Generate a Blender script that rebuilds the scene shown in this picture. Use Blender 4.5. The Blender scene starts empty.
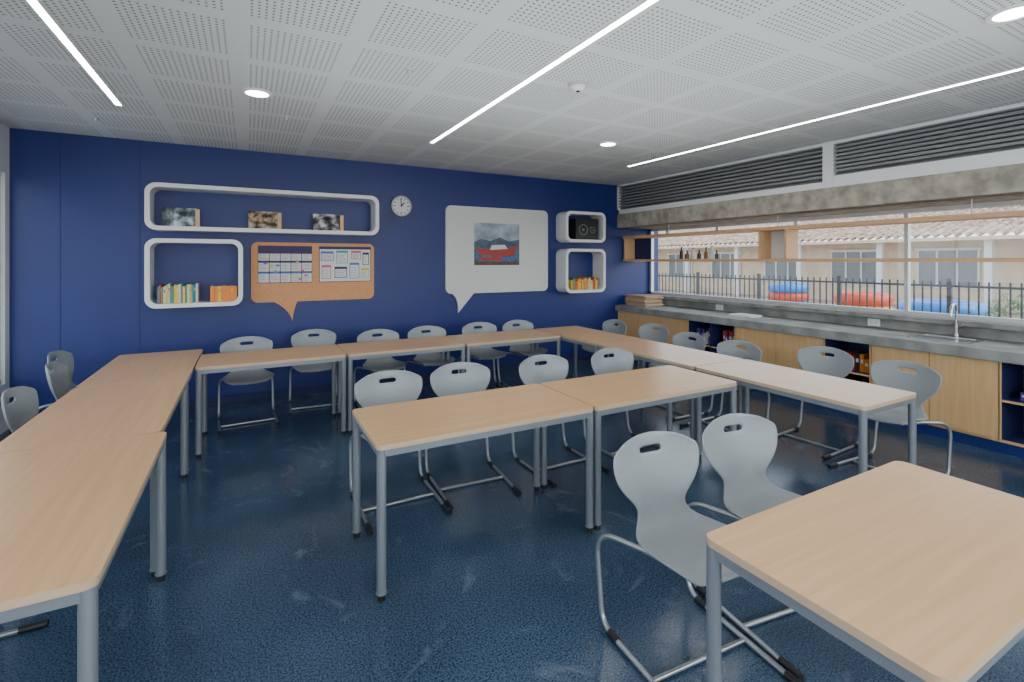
import bpy, bmesh, math, random
from mathutils import Vector, Matrix
random.seed(7)
S = bpy.context.scene
COL = S.collection

# ------------------------------------------------------------------ materials
def newmat(name):
    m = bpy.data.materials.new(name); m.use_nodes = True
    nt = m.node_tree; b = nt.nodes['Principled BSDF']
    return m, nt, b
def N(nt, t, **kw):
    n = nt.nodes.new(t)
    for k, v in kw.items(): setattr(n, k, v)
    return n
def flat(name, col, rough=.5, metal=0., emis=0., noise=0., nscale=30., bump=0., spec=.5):
    m, nt, b = newmat(name)
    b.inputs['Base Color'].default_value = (*col, 1)
    b.inputs['Roughness'].default_value = rough
    b.inputs['Metallic'].default_value = metal
    b.inputs['Specular IOR Level'].default_value = spec
    if emis:
        b.inputs['Emission Color'].default_value = (*col, 1)
        b.inputs['Emission Strength'].default_value = emis
    if noise or bump:
        tc = N(nt, 'ShaderNodeTexCoord'); nz = N(nt, 'ShaderNodeTexNoise')
        nz.inputs['Scale'].default_value = nscale; nz.inputs['Detail'].default_value = 7
        nt.links.new(tc.outputs['Object'], nz.inputs['Vector'])
        if noise:
            r = N(nt, 'ShaderNodeValToRGB')
            r.color_ramp.elements[0].position = .34; r.color_ramp.elements[1].position = .66
            r.color_ramp.elements[0].color = (*[c*(1-noise) for c in col], 1)
            r.color_ramp.elements[1].color = (*[min(1, c*(1+noise)) for c in col], 1)
            nt.links.new(nz.outputs['Fac'], r.inputs['Fac'])
            nt.links.new(r.outputs['Color'], b.inputs['Base Color'])
        if bump:
            bp = N(nt, 'ShaderNodeBump'); bp.inputs['Strength'].default_value = bump
            bp.inputs['Distance'].default_value = .002
            nt.links.new(nz.outputs['Fac'], bp.inputs['Height'])
            nt.links.new(bp.outputs['Normal'], b.inputs['Normal'])
    return m
def wood(name, c1, c2, axis=0, rough=.38):
    m, nt, b = newmat(name)
    tc = N(nt, 'ShaderNodeTexCoord'); mp = N(nt, 'ShaderNodeMapping')
    sc = [40, 40, 40]; sc[axis] = 2.0
    mp.inputs['Scale'].default_value = sc
    nz = N(nt, 'ShaderNodeTexNoise'); nz.inputs['Scale'].default_value = 1.; nz.inputs['Detail'].default_value = 6
    r = N(nt, 'ShaderNodeValToRGB')
    r.color_ramp.elements[0].position = .3; r.color_ramp.elements[1].position = .72
    r.color_ramp.elements[0].color = (*c1, 1); r.color_ramp.elements[1].color = (*c2, 1)
    nt.links.new(tc.outputs['Object'], mp.inputs['Vector']); nt.links.new(mp.outputs[0], nz.inputs['Vector'])
    nt.links.new(nz.outputs['Fac'], r.inputs['Fac']); nt.links.new(r.outputs['Color'], b.inputs['Base Color'])
    b.inputs['Roughness'].default_value = rough
    return m
def floor_mat():
    m, nt, b = newmat('floor_blue_rubber')
    tc = N(nt, 'ShaderNodeTexCoord')
    n1 = N(nt, 'ShaderNodeTexNoise'); n1.inputs['Scale'].default_value = 120; n1.inputs['Detail'].default_value = 4; n1.inputs['Roughness'].default_value = .75
    n2 = N(nt, 'ShaderNodeTexNoise'); n2.inputs['Scale'].default_value = 1.3; n2.inputs['Detail'].default_value = 4
    n3 = N(nt, 'ShaderNodeTexNoise'); n3.inputs['Scale'].default_value = 1.8; n3.inputs['Detail'].default_value = 10; n3.inputs['Distortion'].default_value = 2.5; n3.inputs['Roughness'].default_value = .65
    for n in (n1, n2, n3): nt.links.new(tc.outputs['Object'], n.inputs['Vector'])
    r = N(nt, 'ShaderNodeValToRGB'); e = r.color_ramp.elements
    e[0].position = .37; e[0].color = (.004, .011, .026, 1)
    e[1].position = .67; e[1].color = (.095, .165, .265, 1)
    nt.links.new(n1.outputs['Fac'], r.inputs['Fac'])
    r2 = N(nt, 'ShaderNodeValToRGB'); e = r2.color_ramp.elements
    e[0].position = .3; e[0].color = (.72, .72, .75, 1); e[1].position = .7; e[1].color = (1.15, 1.15, 1.15, 1)
    nt.links.new(n2.outputs['Fac'], r2.inputs['Fac'])
    mx = N(nt, 'ShaderNodeMix', data_type='RGBA', blend_type='MULTIPLY'); mx.inputs[0].default_value = 1
    nt.links.new(r.outputs[0], mx.inputs[6]); nt.links.new(r2.outputs[0], mx.inputs[7])
    r3 = N(nt, 'ShaderNodeValToRGB'); e = r3.color_ramp.elements
    e[0].position = .58; e[0].color = (0, 0, 0, 1); e[1].position = .80; e[1].color = (.7, .7, .7, 1)
    nt.links.new(n3.outputs['Fac'], r3.inputs['Fac'])
    mx2 = N(nt, 'ShaderNodeMix', data_type='RGBA'); mx2.inputs[7].default_value = (.22, .27, .34, 1)
    nt.links.new(r3.outputs[0], mx2.inputs[0]); nt.links.new(mx.outputs[2], mx2.inputs[6])
    nt.links.new(mx2.outputs[2], b.inputs['Base Color'])
    b.inputs['Roughness'].default_value = .17
    bp = N(nt, 'ShaderNodeBump'); bp.inputs['Strength'].default_value = .05; bp.inputs['Distance'].default_value = .002
    nt.links.new(n1.outputs['Fac'], bp.inputs['Height']); nt.links.new(bp.outputs[0], b.inputs['Normal'])
    return m
def ceiling_mat():
    m, nt, b = newmat('ceiling_perforated')
    tc = N(nt, 'ShaderNodeTexCoord'); sp = N(nt, 'ShaderNodeSeparateXYZ')
    nt.links.new(tc.outputs['Object'], sp.inputs[0])
    def M(op, a, c=None, d=None):
        n = N(nt, 'ShaderNodeMath', operation=op)
        for i, v in enumerate((a, c, d)):
            if v is None: continue
            if isinstance(v, (int, float)): n.inputs[i].default_value = v
            else: nt.links.new(v, n.inputs[i])
        return n.outputs[0]
    P = .6; W = .50; n_h = 15; q = W/n_h
    res = []
    for i in (0, 1):
        a = M('ADD', sp.outputs[i], 60.05)
        a = M('MODULO', a, P)
        a = M('SUBTRACT', a, (P-W)/2)
        ins = M('MULTIPLY', M('GREATER_THAN', a, 0.), M('LESS_THAN', a, W))
        h = M('SUBTRACT', M('MODULO', M('ADD', a, q*10), q), q/2)
        res.append((ins, h))
    d = M('SQRT', M('ADD', M('MULTIPLY', res[0][1], res[0][1]), M('MULTIPLY', res[1][1], res[1][1])))
    hole = M('LESS_THAN', d, .0070)
    mask = M('MULTIPLY', M('MULTIPLY', res[0][0], res[1][0]), hole)
    mx = N(nt, 'ShaderNodeMix', data_type='RGBA')
    mx.inputs[6].default_value = (.62, .65, .66, 1); mx.inputs[7].default_value = (.12, .125, .13, 1)
    nt.links.new(mask, mx.inputs[0]); nt.links.new(mx.outputs[2], b.inputs['Base Color'])
    b.inputs['Roughness'].default_value = .8
    return m
def glass_mat():
    m, nt, b = newmat('window_glass')
    nt.nodes.remove(b); out = nt.nodes['Material Output']
    t = N(nt, 'ShaderNodeBsdfTransparent'); g = N(nt, 'ShaderNodeBsdfGlossy'); g.inputs['Roughness'].default_value = .02
    t.inputs[0].default_value = (.96, .98, .97, 1)
    mx = N(nt, 'ShaderNodeMixShader'); mx.inputs[0].default_value = .04
    nt.links.new(t.outputs[0], mx.inputs[1]); nt.links.new(g.outputs[0], mx.inputs[2]); nt.links.new(mx.outputs[0], out.inputs[0])
    return m

M_floor = floor_mat(); M_ceil = ceiling_mat(); M_glass = glass_mat()
M_blue = flat('wall_blue_paint', (.007, .021, .150), .45, noise=.04, nscale=3)
M_seam = flat('panel_seam', (.004, .012, .08), .7)
M_white = flat('white_paint', (.74, .75, .75), .45)
M_wallw = flat('wall_white', (.62, .64, .66), .7)
M_frame = flat('aluminium_frame', (.62, .63, .64), .4, .3)
M_table = wood('maple_laminate', (.63, .365, .17), (.71, .44, .225), 0, .28)
M_edge = flat('table_edge_band', (.52, .37, .24), .5)
M_leg = flat('grey_metal', (.23, .25, .275), .35, .35)
M_black = flat('black_plastic', (.012, .012, .014), .45)
M_shell = flat('chair_grey_plastic', (.255, .275, .285), .38, noise=.03, nscale=60)
M_tube = flat('chair_tube_silver', (.36, .38, .40), .28, .7)
M_cab = wood('cabinet_maple', (.60, .355, .155), (.70, .45, .22), 2, .45)
M_conc = flat('concrete', (.23, .23, .22), .7, noise=.28, nscale=5, bump=.3)
M_conc2 = flat('concrete_beam', (.35, .32, .265), .9, noise=.30, nscale=9, bump=.8)
M_cabin = flat('cubby_dark_blue', (.012, .018, .09), .6)
M_louv = flat('louver_grey', (.22, .23, .235), .5, .1)
M_dark = flat('dark_void', (.02, .02, .022), .9)
M_light = flat('led_diffuser', (1, .99, .97), .5, emis=26)
M_down = flat('downlight_diffuser', (1, .96, .9), .5, emis=18)
M_steel = flat('stainless_steel', (.6, .6, .6), .22, 1.)
M_orange = flat('cork_board', (.64, .30, .135), .7, noise=.1, nscale=60)
M_wb = flat('white_board', (.60, .62, .60), .3)
M_shelfw = wood('shelf_timber_pale', (.60, .35, .18), (.68, .43, .24), 1, .5)

# ------------------------------------------------------------------ builder
class B:
    def __init__(s): s.v = []; s.f = []; s.m = []; s.mats = []; s.sm = []
    def mi(s, mat):
        if mat not in s.mats: s.mats.append(mat)
        return s.mats.index(mat)
    def add(s, vs, fs, mat, smooth=False):
        o = len(s.v); s.v += [tuple(v) for v in vs]; k = s.mi(mat)
        for f in fs: s.f.append([i+o for i in f]); s.m.append(k); s.sm.append(smooth)
        return s
    def box(s, x0, x1, y0, y1, z0, z1, mat, rot=None, c=None):
        vs = [Vector((x, y, z)) for z in (z0, z1) for y in (y0, y1) for x in (x0, x1)]
        if rot is not None:
            c = Vector(c) if c is not None else Vector(((x0+x1)/2, (y0+y1)/2, (z0+z1)/2))
            vs = [rot @ (v-c)+c for v in vs]
        return s.add(vs, [(0, 2, 3, 1), (4, 5, 7, 6), (0, 1, 5, 4), (2, 6, 7, 3), (0, 4, 6, 2), (1, 3, 7, 5)], mat)
    def tube(s, pts, r, mat, n=12, cap=True, radii=None):
        pts = [Vector(p) for p in pts]; vs = []; fs = []
        up = None
        for i, p in enumerate(pts):
            if i == 0: t = pts[1]-p
            elif i == len(pts)-1: t = p-pts[i-1]
            else: t = (pts[i+1]-p).normalized()+(p-pts[i-1]).normalized()
            t.normalize()
            if up is None:
                up = Vector((0, 0, 1)) if abs(t.z) < .9 else Vector((1, 0, 0))
            a = up-t*up.dot(t)
            if a.length < 1e-4: a = t.orthogonal()
            a.normalize(); up = a; b_ = t.cross(a)
            rr = radii[i] if radii else r
            for k in range(n):
                an = 2*math.pi*k/n
                vs.append(p+a*math.cos(an)*rr+b_*math.sin(an)*rr)
        for i in range(len(pts)-1):
            for k in range(n):
                fs.append((i*n+k, i*n+(k+1) % n, (i+1)*n+(k+1) % n, (i+1)*n+k))
        s.add(vs, fs, mat, True)
        if cap:
            o = (len(pts)-1)*n
            s.add(vs[:n], [tuple(range(n))[::-1]], mat); s.add(vs[o:o+n], [tuple(range(n))], mat)
        return s
    def cyl(s, x, y, z0, z1, r, mat, n=20, r2=None):
        return s.tube([(x, y, z0), (x, y, z1)], r, mat, n, radii=[r, r if r2 is None else r2])
    def prism(s, pts, axis, a, b, mat, matside=None):
        def P(p, t):
            return {'y': (p[0], t, p[1]), 'z': (p[0], p[1], t), 'x': (t, p[0], p[1])}[axis]
        n = len(pts); v1 = [P(p, a) for p in pts]; v2 = [P(p, b) for p in pts]
        s.add(v1, [tuple(range(n))[::-1]], mat); s.add(v2, [tuple(range(n))], mat)
        s.add(v1+v2, [(i, (i+1) % n, n+(i+1) % n, n+i) for i in range(n)], matside or mat)
        return s
    def ring(s, po, pi, axis, a, b, mat):
        def P(p, t):
            return {'y': (p[0], t, p[1]), 'z': (p[0], p[1], t), 'x': (t, p[0], p[1])}[axis]
        n = len(po)
        vs = [P(p, a) for p in po]+[P(p, a) for p in pi]+[P(p, b) for p in po]+[P(p, b) for p in pi]
        fs = []
        for i in range(n):
            j = (i+1) % n
            fs += [(i, j, n+j, n+i), (2*n+i, 3*n+i, 3*n+j, 2*n+j), (i, 2*n+i, 2*n+j, j), (n+i, n+j, 3*n+j, 3*n+i)]
        return s.add(vs, fs, mat)
    def mesh(s, name):
        me = bpy.data.meshes.new(name); me.from_pydata(s.v, [], s.f)
        for m in s.mats: me.materials.append(m)
        for p, k, q in zip(me.polygons, s.m, s.sm): p.material_index = k; p.use_smooth = q
        bm = bmesh.new(); bm.from_mesh(me); bmesh.ops.recalc_face_normals(bm, faces=bm.faces); bm.to_mesh(me); bm.free()
        me.update(); return me
    def obj(s, name, loc=(0, 0, 0), rz=0, bevel=0, origin=None):
        me = s.mesh(name)
        if origin is not None:
            me.transform(Matrix.Translation(-Vector(origin))); loc = origin
        o = bpy.data.objects.new(name, me); COL.objects.link(o)
        o.location = loc; o.rotation_euler = (0, 0, rz)
        if bevel:
            md = o.modifiers.new('bevel', 'BEVEL'); md.width = bevel; md.segments = 2; md.limit_method = 'ANGLE'
        return o
def inst(name, me, loc, rz=0):
    o = bpy.data.objects.new(name, me); COL.objects.link(o); o.location = loc; o.rotation_euler = (0, 0, rz)
    return o
def rrect(x0, x1, y0, y1, r, n=6):
    out = []
    for cx, cy, a0 in ((x1-r, y1-r, 0), (x0+r, y1-r, 90), (x0+r, y0+r, 180), (x1-r, y0+r, 270)):
        for k in range(n+1):
            a = math.radians(a0+90*k/n); out.append((cx+r*math.cos(a), cy+r*math.sin(a)))
    return out
def fillet(pts, rad, n=7):
    pts = [Vector(p) for p in pts]; out = [pts[0]]
    for i in range(1, len(pts)-1):
        p = pts[i]; a = (pts[i-1]-p); b = (pts[i+1]-p); la, lb = a.length, b.length; a.normalize(); b.normalize()
        ang = a.angle(b); d = min(rad[i-1]/math.tan(ang/2), la*.49, lb*.49)
        p0 = p+a*d; p1 = p+b*d
        for k in range(n+1):
            t = k/n; out.append((1-t)**2*p0+2*t*(1-t)*(p*.93+(p0+p1)*.035)+t*t*p1)
    out.append(pts[-1]); return out

# ------------------------------------------------------------------ room
XL, XR, XW, YB, YF, H = -2.02, 5.5, 6.2, 6.43, -2.2, 2.89
b = B(); b.box(XL-.2, XW+.25, YF-.2, YB+.2, -.12, 0, M_floor); b.obj('floor')
b = B(); b.box(XL-.2, XW+.25, YF-.2, YB+.2, H, H+.15, M_ceil); b.obj('ceiling')
b = B(); b.box(XL-.2, XW+.25, YB, YB+.2, 0, H, M_blue)
for x in (-1.65, -1.01): b.box(x-.003, x+.003, YB-.0015, YB+.01, .08, H, M_seam)
b.obj('wall_back')
b = B(); b.box(XL, XR, YB-.014, YB, 0, .08, M_cabin); b.obj('baseboard_back')
b = B(); rz0, rz1, rx0, rx1 = .9, 2.5, -1.4, 4.8
b.box(XL-.2, XW+.25, YF-.2, YF, 0, rz0, M_wallw); b.box(XL-.2, XW+.25, YF-.2, YF, rz1, H, M_wallw)
b.box(XL-.2, rx0, YF-.2, YF, rz0, rz1, M_wallw); b.box(rx1, XW+.25, YF-.2, YF, rz0, rz1, M_wallw)
b.obj('wall_rear')
b = B()
b.box(rx0, rx1, YF-.12, YF-.06, rz0, rz0+.05, M_frame); b.box(rx0, rx1, YF-.12, YF-.06, rz1-.05, rz1, M_frame)
for i in range(6):
    x = rx0+(rx1-rx0-.05)*i/5; b.box(x, x+.05, YF-.12, YF-.06, rz0+.05, rz1-.05, M_frame)
b.box(rx0+.03, rx1-.03, YF-.094, YF-.086, rz0+.03, rz1-.03, M_glass); b.obj('window_rear_added')  # unseen rear glazing, added to let more sky light into the room
b = B(); z0, z1 = .45, 2.45; ya, yb = -1.9, 6.33
b.box(XL-.2, XL, YF, YB, 0, z0, M_wallw); b.box(XL-.2, XL, YF, YB, z1, H, M_wallw)
b.box(XL-.2, XL, YF, ya, z0, z1, M_wallw); b.box(XL-.2, XL, yb, YB, z0, z1, M_wallw)
b.obj('wall_left')
def window(name, X, y0, y1, zz0, zz1, mull, trans, upper, fw=.05):
    b = B(); d0, d1 = X-.03, X+.03
    b.box(d0, d1, y0, y1, zz0, zz0+fw, M_frame); b.box(d0, d1, y0, y1, zz1-fw, zz1, M_frame)
    b.box(d0, d1, y0, y0+fw, zz0, zz1, M_frame); b.box(d0, d1, y1-fw, y1, zz0, zz1, M_frame)
    for y in mull: b.box(d0, d1, y-fw*.4, y+fw*.4, zz0+fw, zz1-fw, M_frame)
    if trans:
        b.box(d0, d1, y0+fw, y1-fw, trans-.02, trans+.02, M_frame)
        for y in upper: b.box(d0-.005, d1, y-.02, y+.02, trans, zz1-fw, M_frame)
    b.box(X-.004, X+.004, y0+fw*.5, y1-fw*.5, zz0+fw*.5, zz1-fw*.5, M_glass)
    return b.obj(name)
window('window_left', XL-.06, ya, yb, z0, z1, [5.1, 3.9, 2.7, 1.5, .3, -.9], None, [])
b = B(); b.box(XW, XW+.25, YF, YB, 0, 1.0, M_conc); b.box(XW-.12, XW+.25, YF, YB, .98, 1.03, M_conc)
b.box(XW-.05, XW, YF, YB, .87, .98, M_conc)
b.obj('wall_right', bevel=.004)
b = B(); b.box(XR, XW+.25, YF, YB, 2.17, 2.40, M_conc2); b.obj('trim_concrete_beam', bevel=.006)
b = B(); b.box(XR+.14, XR+.2, YF, YB, 2.40, H, M_dark)
b.box(XR, XR+.12, YF, YB, 2.40, 2.47, M_white); b.box(XR, XR+.12, YF, YB, 2.86, H, M_white)
b.box(XR-.01, XR+.13, 2.95, 3.06, 2.40, H, M_white); b.box(XR, XR+.12, YB-.05, YB, 2.4, H, M_white)
b.box(XR, XR+.12, YF, 2.95, 2.47, 2.52, M_white)
b.obj('wall_right_upper')
b = B()
for (y0, y1, zb) in ((3.06, YB-.05, 2.48), (YF, 2.95, 2.53)):
    n = 8; st = (2.86-zb)/n
    for i in range(n):
        z = zb+st*(i+.5)
        R = Matrix.Rotation(math.radians(-38), 3, 'Y')
        b.box(XR+.01, XR+.085, y0, y1, z-.004, z+.004, M_louv, rot=R)
        b.box(XR+.002, XR+.014, y0, y1, z+.008, z+.032, M_louv)
b.obj('louver_vent')
window('window_right', XW+.05, YF+.05, YB-.02, 1.03, 2.17, [2.6, .2], 2.04, [6.0, 5.0, 3.8, 1.4, -1.0], .045)

# ------------------------------------------------------------------ ceiling lights
for x in (-.93, 1.74, 4.51):
    b = B(); b.box(x-.021, x+.021, -2.0, 5.04, H-.006, H-.001, M_light)
    b.box(x-.028, x-.021, -2.0, 5.04, H-.008, H-.0005, M_white); b.box(x+.021, x+.028, -2.0, 5.04, H-.008, H-.0005, M_white)
    b.box(x-.028, x+.028, 5.04, 5.05, H-.008, H-.0005, M_white)
    b.obj('linear_ceiling_light')
for x, y in ((.06, 4.18), (3.45, 4.18), (3.46, .98), (.06, .98)):
    b = B(); b.cyl(x, y, H-.008, H-.001, .08, M_down, 32)
    po = [(x+.105*math.cos(a*math.pi/16), y+.105*math.sin(a*math.pi/16)) for a in range(32)]
    pi = [(x+.08*math.cos(a*math.pi/16), y+.08*math.sin(a*math.pi/16)) for a in range(32)]
    b.ring(po, pi, 'z', H-.012, H-.0005, M_white); b.obj('recessed_downlight')
M_det = flat('detector_plastic', (.5, .5, .5), .5)
b = B(); b.cyl(2.1, 2.88, H-.02, H, .068, M_det, 28); b.cyl(2.1, 2.88, H-.05, H-.02, .035, M_white, 28, r2=.055)
b.cyl(2.1, 2.88, H-.056, H-.05, .014, M_dark, 12); b.obj('smoke_detector')
for x, y in ((.30, 4.75), (.95, 3.2), (-1.2, 5.6)):
    b = B(); b.cyl(x, y, H-.01, H, .022, M_det, 20); b.cyl(x, y, H-.03, H-.01, .006, M_white, 10); b.cyl(x, y, H-.034, H-.03, .013, M_det, 14)
    b.obj('ceiling_sprinkler')

# ------------------------------------------------------------------ tables
T = .74
def table_mesh(L, W):
    b = B(); hl, hw = L/2, W/2
    o = rrect(-hl+.003, hl-.003, -hw+.003, hw-.003, .035)
    b.prism(o, 'z', T-.024, T, M_table, M_edge)
    for x0, x1, y0, y1 in ((-hl+.03, hl-.03, -hw+.010, -hw+.032), (-hl+.03, hl-.03, hw-.032, hw-.010),
                           (-hl+.010, -hl+.032, -hw+.03, hw-.03), (hl-.032, hl-.010, -hw+.03, hw-.03)):
        b.box(x0, x1, y0, y1, T-.058, T-.024, M_leg)
    for sx in (-1, 1):
        for sy in (-1, 1):
            x, y = sx*(hl-.028), sy*(hw-.028)
            b.cyl(x, y, .03, T-.024, .0225, M_leg, 20)
            b.cyl(x, y, 0, .03, .019, M_black, 16); b.cyl(x, y, .03, .036, .026, M_leg, 20)
    return b.mesh('table_mesh')
def table(x0, x1, y0, y1, a=0):
    L = max(x1-x0, y1-y0); W = min(x1-x0, y1-y0); rz = 0 if (x1-x0) > (y1-y0) else math.pi/2
    k = (round(L, 3), round(W, 3))
    if k not in TM: TM[k] = table_mesh(*k)
    return inst('classroom_table', TM[k], ((x0+x1)/2, (y0+y1)/2, 0), rz+math.radians(a))
TM = {}
for i in range(3):
    dx = .03 if i == 0 else 0
    table(-1.05+dx, -.39+dx, 1.71+i*1.333, 1.71+i*1.333+1.33)
for i in range(3): table(-.385+i*1.2, -.385+i*1.2+1.197, 4.72, 5.37)
for i in range(3): table(3.225, 3.885, 1.55+i*1.275, 1.55+i*1.275+1.272)
for i in range(2): table(.53+i*1.29, .53+i*1.29+1.287, 2.31, 2.97)
table(1.265, 2.505, .45, 1.08)

# ------------------------------------------------------------------ chair
def chair_mesh():
    prof = [(-.215, .425, .165, 0), (-.205, .442, .195, 0), (-.17, .455, .218, 0), (-.09, .452, .228, 0), (0, .442, .226, 0),
            (.08, .440, .210, 0), (.135, .455, .176, .2), (.172, .49, .140, .5), (.190, .532, .128, .8), (.203, .572, .158, 1),
            (.216, .612, .200, 1), (.230, .660, .232, 1), (.240, .705, .243, 1), (.246, .740, .243, 1), (.250, .766, .236, 1), (.255, .80, .208, 1), (.259, .825, .150, 1)]
    ns = 16; bm = bmesh.new(); rows = []
    for (y, z, hw, k) in prof:
        row = []
        for j in range(ns+1):
            s = -1+2*j/ns; x = s*hw
            c = s*s*(hw/.2)
            row.append(bm.verts.new((x, y-.045*c*k, z+.022*c*(1-k)-(.018*s*s if (k == 1 and z > .79) else 0))))
        rows.append(row)
    for i in range(len(rows)-1):
        for j in range(ns):
            if i == 13 and 6 <= j <= 9: continue
            bm.faces.new((rows[i][j], rows[i][j+1], rows[i+1][j+1], rows[i+1][j]))
    for f in bm.faces: f.smooth = True
    me = bpy.data.meshes.new('tmp'); bm.to_mesh(me); bm.free()
    o = bpy.data.objects.new('tmp', me); COL.objects.link(o)
    m = o.modifiers.new('s', 'SOLIDIFY'); m.thickness = .013; m.offset = 0
    m = o.modifiers.new('u', 'SUBSURF'); m.levels = 2
    dg = bpy.context.evaluated_depsgraph_get(); ev = o.evaluated_get(dg).to_mesh()
    b = B(); b.add([v.co[:] for v in ev.vertices], [tuple(p.vertices) for p in ev.polygons], M_shell, True)
    o.evaluated_get(dg).to_mesh_clear(); bpy.data.objects.remove(o)
    r = .0115
    for s in (-1, 1):
        pts = fillet([(s*.13, -.13, .425), (s*.17, .06, .422), (s*.245, .315, .40), (s*.25, .26, .0145), (s*.245, -.30, .0145)], [.2, .10, .085])
        b.tube(pts, r, M_tube, 10)
        b.tube([(s*.245, -.345, .016), (s*.245, -.25, .016)], .0155, M_black, 10)
        b.tube([(s*.248, .15, .0155), (s*.248, .21, .0155)], .0150, M_black, 10)
    b.tube([(-.245, -.06, .0145), (.245, -.06, .0145)], .010, M_tube, 10)
    b.tube([(-.16, .03, .422), (.16, .03, .422)], r, M_tube, 10)
    b.tube([(-.135, -.12, .425), (.135, -.12, .425)], r, M_tube, 10)
    b.box(-.10, .10, -.13, .05, .428, .440, M_black)
    return b.mesh('chair_mesh')
CM = chair_mesh()
def chair(x, y, ang=0): inst('classroom_chair', CM, (x, y, 0), math.radians(ang))
chair(1.60, 1.42, -4); chair(2.15, 1.42, -8)
for x, y, a in ((.88, 3.26, 0), (1.42, 3.28, -4), (2.16, 3.24, 0), (2.87, 3.22, 0)): chair(x, y, a)
for x, y, a in ((.0, 5.54, 3), (.65, 5.80, -4), (1.32, 5.45, 2), (1.90, 5.47, 0), (2.60, 5.50, -2), (3.16, 5.46, 3)): chair(x, y, a)
for x, y, a in ((4.12, 5.10, 0), (4.25, 4.50, 4), (4.06, 3.80, -3), (4.04, 3.15, 2), (4.42, 2.54, 4), (4.30, 1.90, -3)): chair(x, y, -90+a)
for x, y, a in ((-1.24, 5.60, -4), (-1.10, 5.02, 3), (-1.04, 4.10, 0), (-1.12, 2.62, 0)): chair(x, y, 90+a)

# ------------------------------------------------------------------ back wall shelves
def frame_shelf(x0, x1, z0, z1, r=.10, t=.045, y0=6.15):
    b = B(); b.ring(rrect(x0, x1, z0, z1, r, 8), rrect(x0+t, x1-t, z0+t, z1-t, r-t*.6, 8), 'y', y0, YB, M_white)
    return b.obj('rounded_display_shelf', bevel=.004)
frame_shelf(-.93, 1.44, 1.93, 2.42); frame_shelf(-.93, -.05, 1.12, 1.845)
frame_shelf(4.26, 5.03, 1.90, 2.38, .1); frame_shelf(4.26, 5.03, 1.115, 1.80, .1)

def speech(x0, x1, z0, z1, r, tail, mat, rim, y=6.395):
    o = rrect(x0, x1, z0, z1, r, 8)
    k = 27
    tip = Vector(tail[1]); a = Vector(tail[0]); c = Vector(tail[2])
    curve = []
    for i in range(7):
        t = i/6; m = Vector(((a.x+tip.x)/2+.06, (a.y+tip.y)/2+.03)); p = (1-t)**2*a+2*t*(1-t)*m+t*t*tip; curve.append((p.x, p.y))
    for i in range(1, 7):
        t = i/6; m = Vector(((c.x+tip.x)/2-.03, (c.y+tip.y)/2-.03)); p = (1-t)**2*tip+2*t*(1-t)*m+t*t*c; curve.append((p.x, p.y))
    po = o[:k]+curve+o[k:]
    b = B(); b.prism(po, 'y', y, YB-.001, mat, rim)
    return b
b = speech(.03, 1.43, 1.125, 1.83, .07, ((.27, 1.125), (.47, .89), (.52, 1.125)), M_orange, M_white)
b.obj('speech_bubble_pinboard', bevel=.004)
M_wr = flat('board_rim', (.72, .72, .70), .4)
b = speech(2.415, 4.09, 1.15, 2.387, .08, ((2.52, 1.15), (2.60, .88), (2.84, 1.15)), M_wb, M_wr)
b.obj('speech_bubble_whiteboard', bevel=.005)
M_paper = flat('paper_white', (.68, .69, .69), .7); M_purp = flat('planner_purple', (.035, .02, .09), .6)
M_ink = flat('planner_ink', (.22, .22, .27), .7)
cols = [flat('note_pink', (.55, .12, .22), .6), flat('note_teal', (.06, .35, .42), .6), flat('note_yellow', (.7, .5, .08), .6), flat('note_blue', (.08, .16, .5), .6), M_purp]
rs = random.Random(5)
def ppbox(b, x0, x1, z0, z1, lay, mat): b.box(x0, x1, 6.3895-.0006*lay, 6.394, z0, z1, mat)
b = B(); x0, x1 = .10, .685; ppbox(b, x0, x1, 1.35, 1.79, 0, M_purp)
w = (x1-x0)/5
for i in range(5):
    for j in range(3):
        xa, xb = x0+i*w+.005, x0+(i+1)*w-.005; za = 1.358+j*.128; zb = za+.118-(.02 if j == 2 else 0)
        ppbox(b, xa, xb, za, zb, 1, M_paper); ppbox(b, xa, xb, zb-.016, zb, 2, M_purp if j else cols[3])
        for q in range(1, 6): z = za+(zb-.014-za)*q/6; ppbox(b, xa+.008, xb-.008-rs.uniform(0, .03), z-.0025, z+.0025, 2, M_ink)
for i in range(9):
    xx = x0+rs.uniform(.02, .5); zz = rs.uniform(1.37, 1.7); ppbox(b, xx, xx+.035, zz, zz+.025, 3, cols[rs.randrange(4)])
b.obj('weekly_planner_poster')
b = B(); x0, x1 = .765, 1.39; ppbox(b, x0, x1, 1.35, 1.79, 0, M_purp); ppbox(b, x0+.008, x1-.008, 1.358, 1.755, 1, M_paper)
for (a0, a1, c0, c1, k) in ((.02, .17, .25, .37, 3), (.20, .34, .22, .38, 1), (.38, .50, .27, .38, 0), (.52, .60, .2, .36, 4), (.03, .14, .03, .2, 0), (.18, .33, .04, .18, 4), (.36, .48, .03, .23, 3), (.5, .6, .03, .16, 2)):
    ppbox(b, x0+a0, x0+a1, 1.36+c0, 1.36+c1, 2, cols[k]); ppbox(b, x0+a0+.009, x0+a1-.009, 1.36+c0+.009, 1.36+c1-.03, 3, M_paper)
    for q in range(1, 5): z = 1.36+c0+.007+(c1-c0-.04)*q/5; ppbox(b, x0+a0+.016, x0+a1-.016-rs.uniform(0, .03), z-.0025, z+.0025, 4, M_ink)
b.obj('project_chart_poster')
b = B(); y = 6.392; X0, X1, Z0, Z1 = 2.84, 3.58, 1.55, 2.16
M_sky = flat('print_sky', (.30, .36, .46), .4, noise=.35, nscale=6); M_mt = flat('print_hills', (.05, .08, .14), .4, noise=.4, nscale=12)
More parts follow.
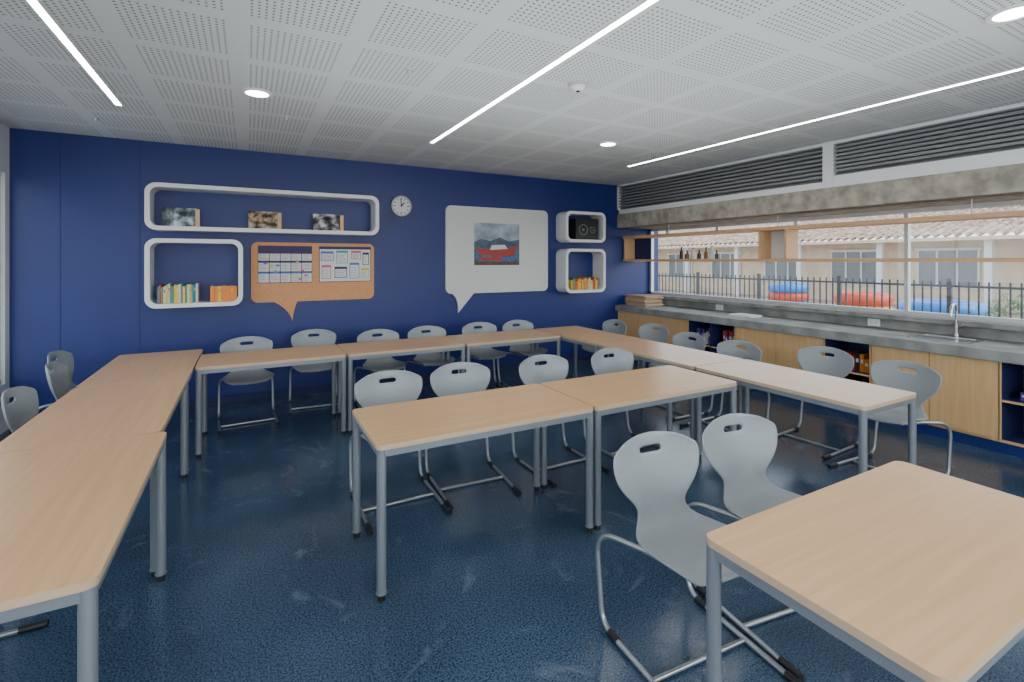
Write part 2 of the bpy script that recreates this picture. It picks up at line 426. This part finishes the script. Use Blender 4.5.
M_red = flat('print_red', (.36, .03, .02), .4); M_wat = flat('print_water', (.06, .11, .20), .4, noise=.5, nscale=20)
b.box(X0, X1, y, 6.395, Z0, Z1, M_sky)
b.prism([(X0, 1.80), (X1, 1.80), (X1, 1.93), (3.4, 1.90), (3.25, 1.96), (3.1, 1.90), (2.95, 1.93), (X0, 1.88)], 'y', y-.001, y, M_mt)
b.box(X0, X1, y-.0015, y, Z0, 1.80, M_wat)
b.prism([(X0+.02, 1.80), (X0+.10, 1.70), (X1-.12, 1.68), (X1-.02, 1.84), (X1-.25, 1.78), (X0+.3, 1.77)], 'y', y-.003, y-.0015, M_red)
b.prism([(X0+.25, 1.77), (X0+.28, 1.84), (X1-.25, 1.85), (X1-.20, 1.79)], 'y', y-.004, y-.003, M_paper)
b.prism([(X0+.05, 1.66), (X0+.15, 1.61), (X0+.45, 1.62), (X0+.5, 1.68)], 'y', y-.004, y-.003, M_red)
b.prism([(X0+.42, 1.66), (X0+.5, 1.62), (X0+.66, 1.63), (X0+.68, 1.67)], 'y', y-.0045, y-.003, flat('print_blue', (.03, .12, .4), .4))
b.box(X0, X1, y-.002, y-.001, Z0, Z0+.05, flat('print_fore', (.08, .04, .03), .4, noise=.5, nscale=25))
b.obj('boat_photo_print')
b = B(); cx, cz = 1.79, 2.34
def circ(r, n=40): return [(cx+r*math.cos(2*math.pi*i/n), cz+r*math.sin(2*math.pi*i/n)) for i in range(n)]
b.ring(circ(.135), circ(.118), 'y', 6.385, YB, flat('clock_rim', (.3, .3, .3), .3, .6)); b.prism(circ(.12), 'y', 6.40, YB, M_paper)
for i in range(12):
    a = math.radians(30*i); R = Matrix.Rotation(-a, 3, 'Y'); L = .026 if i % 3 == 0 else .018
    b.box(cx-.006, cx+.006, 6.398, 6.40, cz+.108-L, cz+.108, M_black, rot=R, c=(cx, 6.4, cz))
for ang, L, w in ((-5, .09, .006), (40, .06, .008)):
    R = Matrix.Rotation(math.radians(ang), 3, 'Y'); b.box(cx-w, cx+w, 6.395, 6.398, cz-.012, cz+L, M_black, rot=R, c=(cx, 6.4, cz))
b.obj('wall_clock')

def print_mat(name, c0, c1, c2, sc):
    m, nt, bs = newmat(name); tc = N(nt, 'ShaderNodeTexCoord'); nz = N(nt, 'ShaderNodeTexNoise')
    nz.inputs['Scale'].default_value = sc; nz.inputs['Detail'].default_value = 8
    r = N(nt, 'ShaderNodeValToRGB'); r.color_ramp.elements[0].color = (*c0, 1); r.color_ramp.elements[0].position = .4
    r.color_ramp.elements[1].color = (*c2, 1); r.color_ramp.elements[1].position = .62
    e = r.color_ramp.elements.new(.5); e.color = (*c1, 1)
    nt.links.new(tc.outputs['Object'], nz.inputs['Vector']); nt.links.new(nz.outputs['Fac'], r.inputs['Fac']); nt.links.new(r.outputs[0], bs.inputs['Base Color'])
    bs.inputs['Roughness'].default_value = .35; return m
pm = [print_mat('cover_mountain', (.01, .015, .02), (.12, .18, .2), (.7, .75, .8), 9),
      print_mat('cover_people', (.02, .03, .03), (.35, .22, .12), (.6, .55, .5), 14),
      print_mat('cover_village', (.01, .01, .02), (.18, .16, .15), (.6, .62, .66), 11)]
for x, m in zip((-.63, .17, .86), pm):
    b = B(); R = Matrix.Rotation(math.radians(-14), 3, 'X')
    z = 1.978
    b.box(x-.17, x+.13, 6.27, 6.276, z, z+.21, m, rot=R, c=(x, 6.27, z))
    b.box(x-.165, x+.125, 6.276, 6.292, z+.003, z+.205, M_paper, rot=R, c=(x, 6.27, z))
    b.box(x-.17, x+.13, 6.292, 6.297, z, z+.21, m, rot=R, c=(x, 6.27, z))
    b.box(x+.13, x+.17, 6.25, 6.256, z, z+.19, M_shelfw)
    b.box(x+.10, x+.17, 6.256, 6.38, z, z+.012, M_shelfw)
    b.obj('display_picture_book')
def book_row(name, x0, x1, y0, z0, hmin, hmax, pal, d=.15, wmin=.015, wmax=.03):
    b = B(); x = x0
    while x < x1:
        w = random.uniform(wmin, wmax); h = random.uniform(hmin, hmax); m = random.choice(pal); dy = random.uniform(0, .015)
        b.box(x, x+w*.12, y0+dy, y0+dy+d, z0, z0+h, m); b.box(x+w*.88, x+w, y0+dy, y0+dy+d, z0, z0+h, m)
        b.box(x, x+w, y0+dy-.002, y0+dy+.003, z0, z0+h, m)
        b.box(x+w*.12, x+w*.88, y0+dy+.003, y0+dy+d-.004, z0+.003, z0+h-.004, M_paper)
        b.box(x+w*.2, x+w*.8, y0+dy-.003, y0+dy-.002, z0+h*.65, z0+h*.8, random.choice(pal))
        x += w+.001
    return b.obj(name)
def C(n, c): return flat('cover_'+n, c, .45)
orange, yellow, green, cream, redc, teal = C('orange', (.75, .22, .02)), C('yellow', (.75, .5, .05)), C('green', (.08, .3, .12)), C('cream', (.6, .58, .5)), C('red', (.5, .04, .03)), C('teal', (.05, .25, .3))
book_row('row_of_books', -.83, -.48, 6.2, 1.166, .17, .21, [green, cream, cream, yellow, redc, teal], wmax=.02)
book_row('row_of_books', -.36, -.12, 6.2, 1.166, .165, .175, [orange, orange, yellow], wmin=.03, wmax=.045)
book_row('row_of_books', 4.40, 4.93, 6.2, 1.161, .13, .20, [orange, yellow, orange, redc, cream, green])
b = B(); b.prism(rrect(4.48, 4.92, 1.946, 2.28, .03), 'y', 6.2, 6.38, M_black)
for cx_, cz_, r_ in ((4.62, 2.10, .085), (4.80, 2.10, .05)):
    po = [(cx_+r_*math.cos(i*math.pi/14), cz_+r_*math.sin(i*math.pi/14)) for i in range(28)]
    pi = [(cx_+r_*.88*math.cos(i*math.pi/14), cz_+r_*.88*math.sin(i*math.pi/14)) for i in range(28)]
    b.ring(po, pi, 'y', 6.19, 6.2, M_leg)
    b.prism([(cx_+r_*.25*math.cos(i*math.pi/8), cz_+r_*.25*math.sin(i*math.pi/8)) for i in range(16)], 'y', 6.192, 6.2, M_leg)
b.obj('portable_stereo')

# ------------------------------------------------------------------ counter + cabinets
b = B()
b.box(5.45, XW-.052, YF+.02, YB-.005, .775, .87, M_conc); b.obj('concrete_countertop', bevel=.006)
b = B(); CX = 5.5; zt = .774; zb = .12
b.box(CX+.05, CX+.60, YF+.02, YB-.01, 0, .10, M_blue)
b.box(CX+.02, CX+.62, YF+.02, YB-.01, .10, .125, M_cab)
b.box(CX+.60, CX+.62, YF+.02, YB-.01, .125, zt, M_cabin)
for (y0, y1) in ((5.93, 6.41), (5.42, 5.93), (4.91, 5.42), (3.60, 4.15), (3.05, 3.60), (2.12, 2.60), (1.64, 2.12), (.2, .7), (-.3, .2), (-1.3, -.8), (-1.8, -1.3)):
    b.box(CX, CX+.018, y0+.003, y1-.003, .125, zt-.004, M_cab)
cub = ((4.91, 4.15), (3.05, 2.60), (1.64, .70), (-.3, -.8))
for (ya_, yb_) in cub:
    for y in (ya_, yb_):
        b.box(CX+.004, CX+.60, y-.010, y+.010, .125, zt, M_cabin); b.box(CX, CX+.004, y-.010, y+.010, .125, zt, M_cab)
    b.box(CX+.015, CX+.60, yb_+.01, ya_-.01, .44, .458, M_cabin); b.box(CX+.008, CX+.015, yb_+.01, ya_-.01, .44, .458, M_cab)
    b.box(CX+.016, CX+.60, yb_+.01, ya_-.01, .1252, .128, M_cabin)
    mid = (ya_+yb_)/2
    if ya_-yb_ > .6: b.box(CX+.008, CX+.60, mid-.009, mid+.009, .125, zt, M_cabin)
    b.box(CX+.45, CX+.60, yb_+.012, ya_-.012, .128, zt-.002, M_cabin)
b.obj('base_cabinet_run')
def cubby_stuff(name, y0, y1, z0, pal, hmin=.12, hmax=.24, x0=5.6):
    b = B(); y = y0
    while y < y1-.03:
        w = random.uniform(.025, .05); h = random.uniform(hmin, hmax); m = random.choice(pal)
        b.box(x0, x0+.2, y, y+w*.9, z0, z0+h, m); b.box(x0-.002, x0, y+w*.2, y+w*.7, z0+h*.5, z0+h*.7, M_paper); y += w
    b.obj(name)
violet = C('violet', (.08, .05, .25))
cubby_stuff('row_of_folders', 4.58, 4.86, .459, [cream, violet, violet]); cubby_stuff('row_of_folders', 4.2, 4.44, .459, [redc, violet, violet])
cubby_stuff('row_of_folders', 2.66, 3.0, .459, [redc, M_black, M_black, orange], .10, .2); cubby_stuff('row_of_folders', 2.66, 2.98, .129, [M_black, redc])
cubby_stuff('row_of_folders', 1.25, 1.55, .459, [M_black, violet, cream], .06, .10)
b = B(); M_card = flat('cardboard_brown', (.36, .22, .14), .8, noise=.15, nscale=20); M_card2 = flat('cardboard_light', (.5, .34, .24), .8)
z = .87
for i in range(11):
    h = random.uniform(.008, .02); dx_, dy_ = random.uniform(-.02, .02), random.uniform(-.03, .03)
    b.box(5.62+dx_, 6.0+dx_, 5.88+dy_, 6.34+dy_, z, z+h, random.choice([M_card, M_card2])); z += h
b.obj('stack_of_cardboard')
b = B(); z = .87
for i in range(5): b.box(5.75+random.uniform(-.01, .01), 5.97, 4.1, 4.42+random.uniform(-.01, .01), z, z+.005, M_paper); z += .005
b.obj('stack_of_paper')
for y in (2.87, 4.9):
    b = B(); b.box(XW-.062, XW-.05, y-.06, y+.06, .885, .965, M_white)
    for s in (-.025, .025): b.box(XW-.065, XW-.062, y+s-.012, y+s+.012, .91, .94, M_wallw)
    b.obj('wall_socket', bevel=.002)
b = B(); b.ring(rrect(5.62, 6.0, 1.88, 2.36, .05), rrect(5.645, 5.975, 1.905, 2.335, .04), 'z', .8702, .877, M_steel)
b.prism(rrect(5.645, 5.975, 1.905, 2.335, .04), 'z', .8702, .8715, flat('sink_bowl', (.30, .30, .30), .3, .9))
b.obj('sink_basin')
b = B(); b.cyl(6.06, 2.12, .87, .90, .028, M_steel); b.cyl(6.06, 2.12, .90, 1.0, .016, M_steel)
b.tube(fillet([(6.06, 2.12, 1.0), (6.06, 2.12, 1.20), (5.90, 2.10, 1.18), (5.88, 2.10, 1.08)], [.07, .05]), .011, M_steel)
b.tube([(6.06, 2.12, .96), (6.05, 2.05, 1.0)], .007, M_steel); b.obj('sink_faucet')

# ------------------------------------------------------------------ hanging shelf in front of window
b = B(); x0, x1 = 5.62, 5.86
b.box(x0, x1, -1.5, YB-.003, 1.600, 1.638, M_shelfw); b.box(x0, x1, -1.5, YB-.003, 1.985, 2.03, M_shelfw)
for y in (6.39, 3.90, 3.56, 1.2, .85, -1.48): b.box(x0+.002, x1-.002, y-.012, y+.012, 1.638, 1.985, M_shelfw)
b.box(x1-.012, x1, 3.57, 3.89, 1.638, 1.985, M_white)
b.box(x1-.012, x1, 6.0, 6.38, 1.638, 1.985, M_cabin)
for y in (5.5, 3.73, 1.9, 0): b.cyl(5.74, y, 2.03, 2.17, .006, M_frame, 8)
b.obj('hanging_window_shelf')
M_bot = [flat('bottle_dark', (.03, .025, .02), .2), flat('bottle_amber', (.2, .08, .02), .2), flat('jar_white', (.6, .6, .58), .4)]
for i, y in enumerate((5.25, 5.14, 5.03, 4.92, 4.80, 4.70, 4.62)):
    b = B(); m = M_bot[i % 3]; h = random.uniform(.10, .18); r = random.uniform(.025, .038); z = 1.639
    b.tube([(5.74, y, z), (5.74, y, z+h*.6), (5.74, y, z+h*.75), (5.74, y, z+h)], r, m, 16, radii=[r, r, r*.4, r*.4])
    b.cyl(5.74, y, z+h, z+h+.015, r*.48, M_black, 14); b.obj('glass_bottle')

# ------------------------------------------------------------------ outside
M_grd = flat('paving', (.50, .40, .33), .9, noise=.2, nscale=1.5); M_wallx = flat('stucco', (.74, .60, .44), .9, noise=.1, nscale=2)
M_roof = flat('roof_tile', (.44, .32, .25), .85, noise=.55, nscale=5); M_winx = flat('far_window', (.20, .22, .24), .2)
b = B(); b.box(XW+.26, 60, -25, 60, -.3, -.15, M_grd); b.obj('ground_courtyard')
b = B(); b.box(-40, XL-.21, -25, 40, -.3, -.15, flat('ground_concrete', (.5, .5, .48), .9, noise=.2, nscale=1)); b.obj('ground_left')
b = B(); b.box(XL-.2, XW+.25, -30, YF-.21, -.3, -.15, flat('ground_concrete_rear', (.5, .5, .48), .9, noise=.2, nscale=1)); b.obj('ground_rear')
M_fence = flat('fence_metal', (.07, .075, .08), .5, .3)
b = B(); FX = 9.6
for z in (.15, 1.22): b.box(FX-.02, FX+.02, -3, 24, z-.018, z+.018, M_fence)
y = -3
k = 0
while y < 24:
    w = .028 if k % 14 == 0 else .010
    b.box(FX-w, FX+w, y-w, y+w, -.15, 1.34 if k % 14 == 0 else 1.30, M_fence); y += .115; k += 1
b.obj('metal_picket_fence')
b = B(); BX = 23
b.box(BX, BX+8, -2, 50, -.15, 2.5, M_wallx)
y = 1.
while y < 46:
    b.box(BX-.05, BX, y, y+1.8, .7, 2.0, M_winx); b.box(BX-.09, BX-.04, y-.1, y+1.9, 2.0, 2.1, M_white); b.box(BX-.09, BX-.04, y-.1, y+1.9, .6, .7, M_white)
    for q in (0, .6, 1.2, 1.8): b.box(BX-.08, BX-.04, y+q-.03, y+q+.03, .7, 2., M_white)
    b.box(BX-1.2, BX-1.0, y-.7, y-.5, -.15, 2.4, M_white)
    y += 3.2
y = -3
vs = []; fs = []; n = 0
while y < 52:
    r = .13
    for k in range(5):
        a = math.pi*k/4; yy, dz = y+.15-r*math.cos(a), r*math.sin(a)
        vs += [(BX-1.6, yy, 2.42+dz), (BX+3.6, yy, 3.75+dz)]
    y += .30; n += 5
for i in range(n-1): fs.append((2*i, 2*i+1, 2*i+3, 2*i+2))
b.add(vs, fs, M_roof); b.box(BX-1.6, BX-1.5, -3, 52, 2.32, 2.44, M_wallx)
b.box(BX+3.4, BX+3.8, -3, 52, 3.7, 4.0, M_roof)
b.obj('tile_roof_building')
def pool(x, y, R, mat, mat2, rings=3):
    b = B(); n = 32; r = .17
    for j in range(rings):
        z = -.15+r+j*.30
        pts = [(x+R*math.cos(2*math.pi*i/n), y+R*math.sin(2*math.pi*i/n), z) for i in range(n+1)]
        b.tube(pts, r, mat2 if j == 1 else mat, 12, cap=False)
    b.cyl(x, y, -.15, .4, R, mat2, 32); b.obj('inflatable_pool')
PBl, PLt, PRd, POr = flat('pool_blue', (.02, .22, .70), .4), flat('pool_light', (.25, .5, .7), .3), flat('pool_red', (.65, .08, .03), .4), flat('pool_orange', (.7, .35, .08), .3)
pool(12.6, 4.65, .55, PBl, PLt); pool(14.2, 6.9, .5, PRd, POr); pool(17.4, 10.9, .5, PBl, PRd)
M_leaf = flat('leaf_green', (.16, .26, .12), .6, noise=.4, nscale=4)
def shrub(x, y, R, z):
    b = B(); b.tube([(x, y, -.15), (x, y, z)], .05, flat('bark', (.12, .08, .05), .9), 8)
    for i in range(500):
        d = Vector((random.gauss(0, 1), random.gauss(0, 1), random.gauss(0, 1))).normalized()*R*random.uniform(.5, 1.)
        c = Vector((x, y, z+R*.4))+d; u = Vector((random.gauss(0, 1), random.gauss(0, 1), random.gauss(0, 1))).normalized(); w = u.orthogonal().normalized()
        l = random.uniform(.04, .07); b.add([c-u*l, c+w*l*.4, c+u*l, c-w*l*.4], [(0, 1, 2, 3)], M_leaf)
    b.obj('garden_shrub')
shrub(12.0, 3.3, .5, .35); shrub(11.0, 2.1, .5, .3)

# ------------------------------------------------------------------ world + lamps
w = bpy.data.worlds.new('World'); S.world = w; w.use_nodes = True; nt = w.node_tree
bg = nt.nodes['Background']; sky = nt.nodes.new('ShaderNodeTexSky'); sky.sky_type = 'HOSEK_WILKIE'; sky.turbidity = 7
sky.sun_direction = Vector((.3, -.5, .8)).normalized(); sky.ground_albedo = .4
hs = nt.nodes.new('ShaderNodeHueSaturation'); hs.inputs['Saturation'].default_value = .5
nt.links.new(sky.outputs[0], hs.inputs['Color']); nt.links.new(hs.outputs[0], bg.inputs['Color']); bg.inputs['Strength'].default_value = 15
def area(name, loc, direction, sx, sy, power, col=(1, 1, 1)):
    l = bpy.data.lights.new(name, 'AREA'); l.shape = 'RECTANGLE'; l.size = sx; l.size_y = sy; l.energy = power; l.color = col
    o = bpy.data.objects.new(name, l); COL.objects.link(o); o.location = loc
    o.rotation_euler = Vector(direction).to_track_quat('-Z', 'Y').to_euler()
area('ceiling_fill_added', (2.1, 2.1, 1.95), (0, 0, 1), 4.0, 4.0, 46, (.92, .98, 1))  # added fill with no fixture, brightens the ceiling from below
area('rear_fill_added', (1.7, YF+.1, 1.7), (0, 1, .25), 6, 1.5, 115, (.92, .98, 1))  # added fill lamp behind the camera, brightens the room from the rear

# ------------------------------------------------------------------ camera
cd = bpy.data.cameras.new('camera'); cam = bpy.data.objects.new('camera', cd); COL.objects.link(cam)
cd.sensor_width = 36; cd.lens = 36*488/1024; cd.shift_y = -(341-261)/1024; cd.clip_start = .02
cam.location = (0, 0, 1.61); cam.rotation_euler = (math.pi/2, 0, -math.radians(28.4)); S.camera = cam
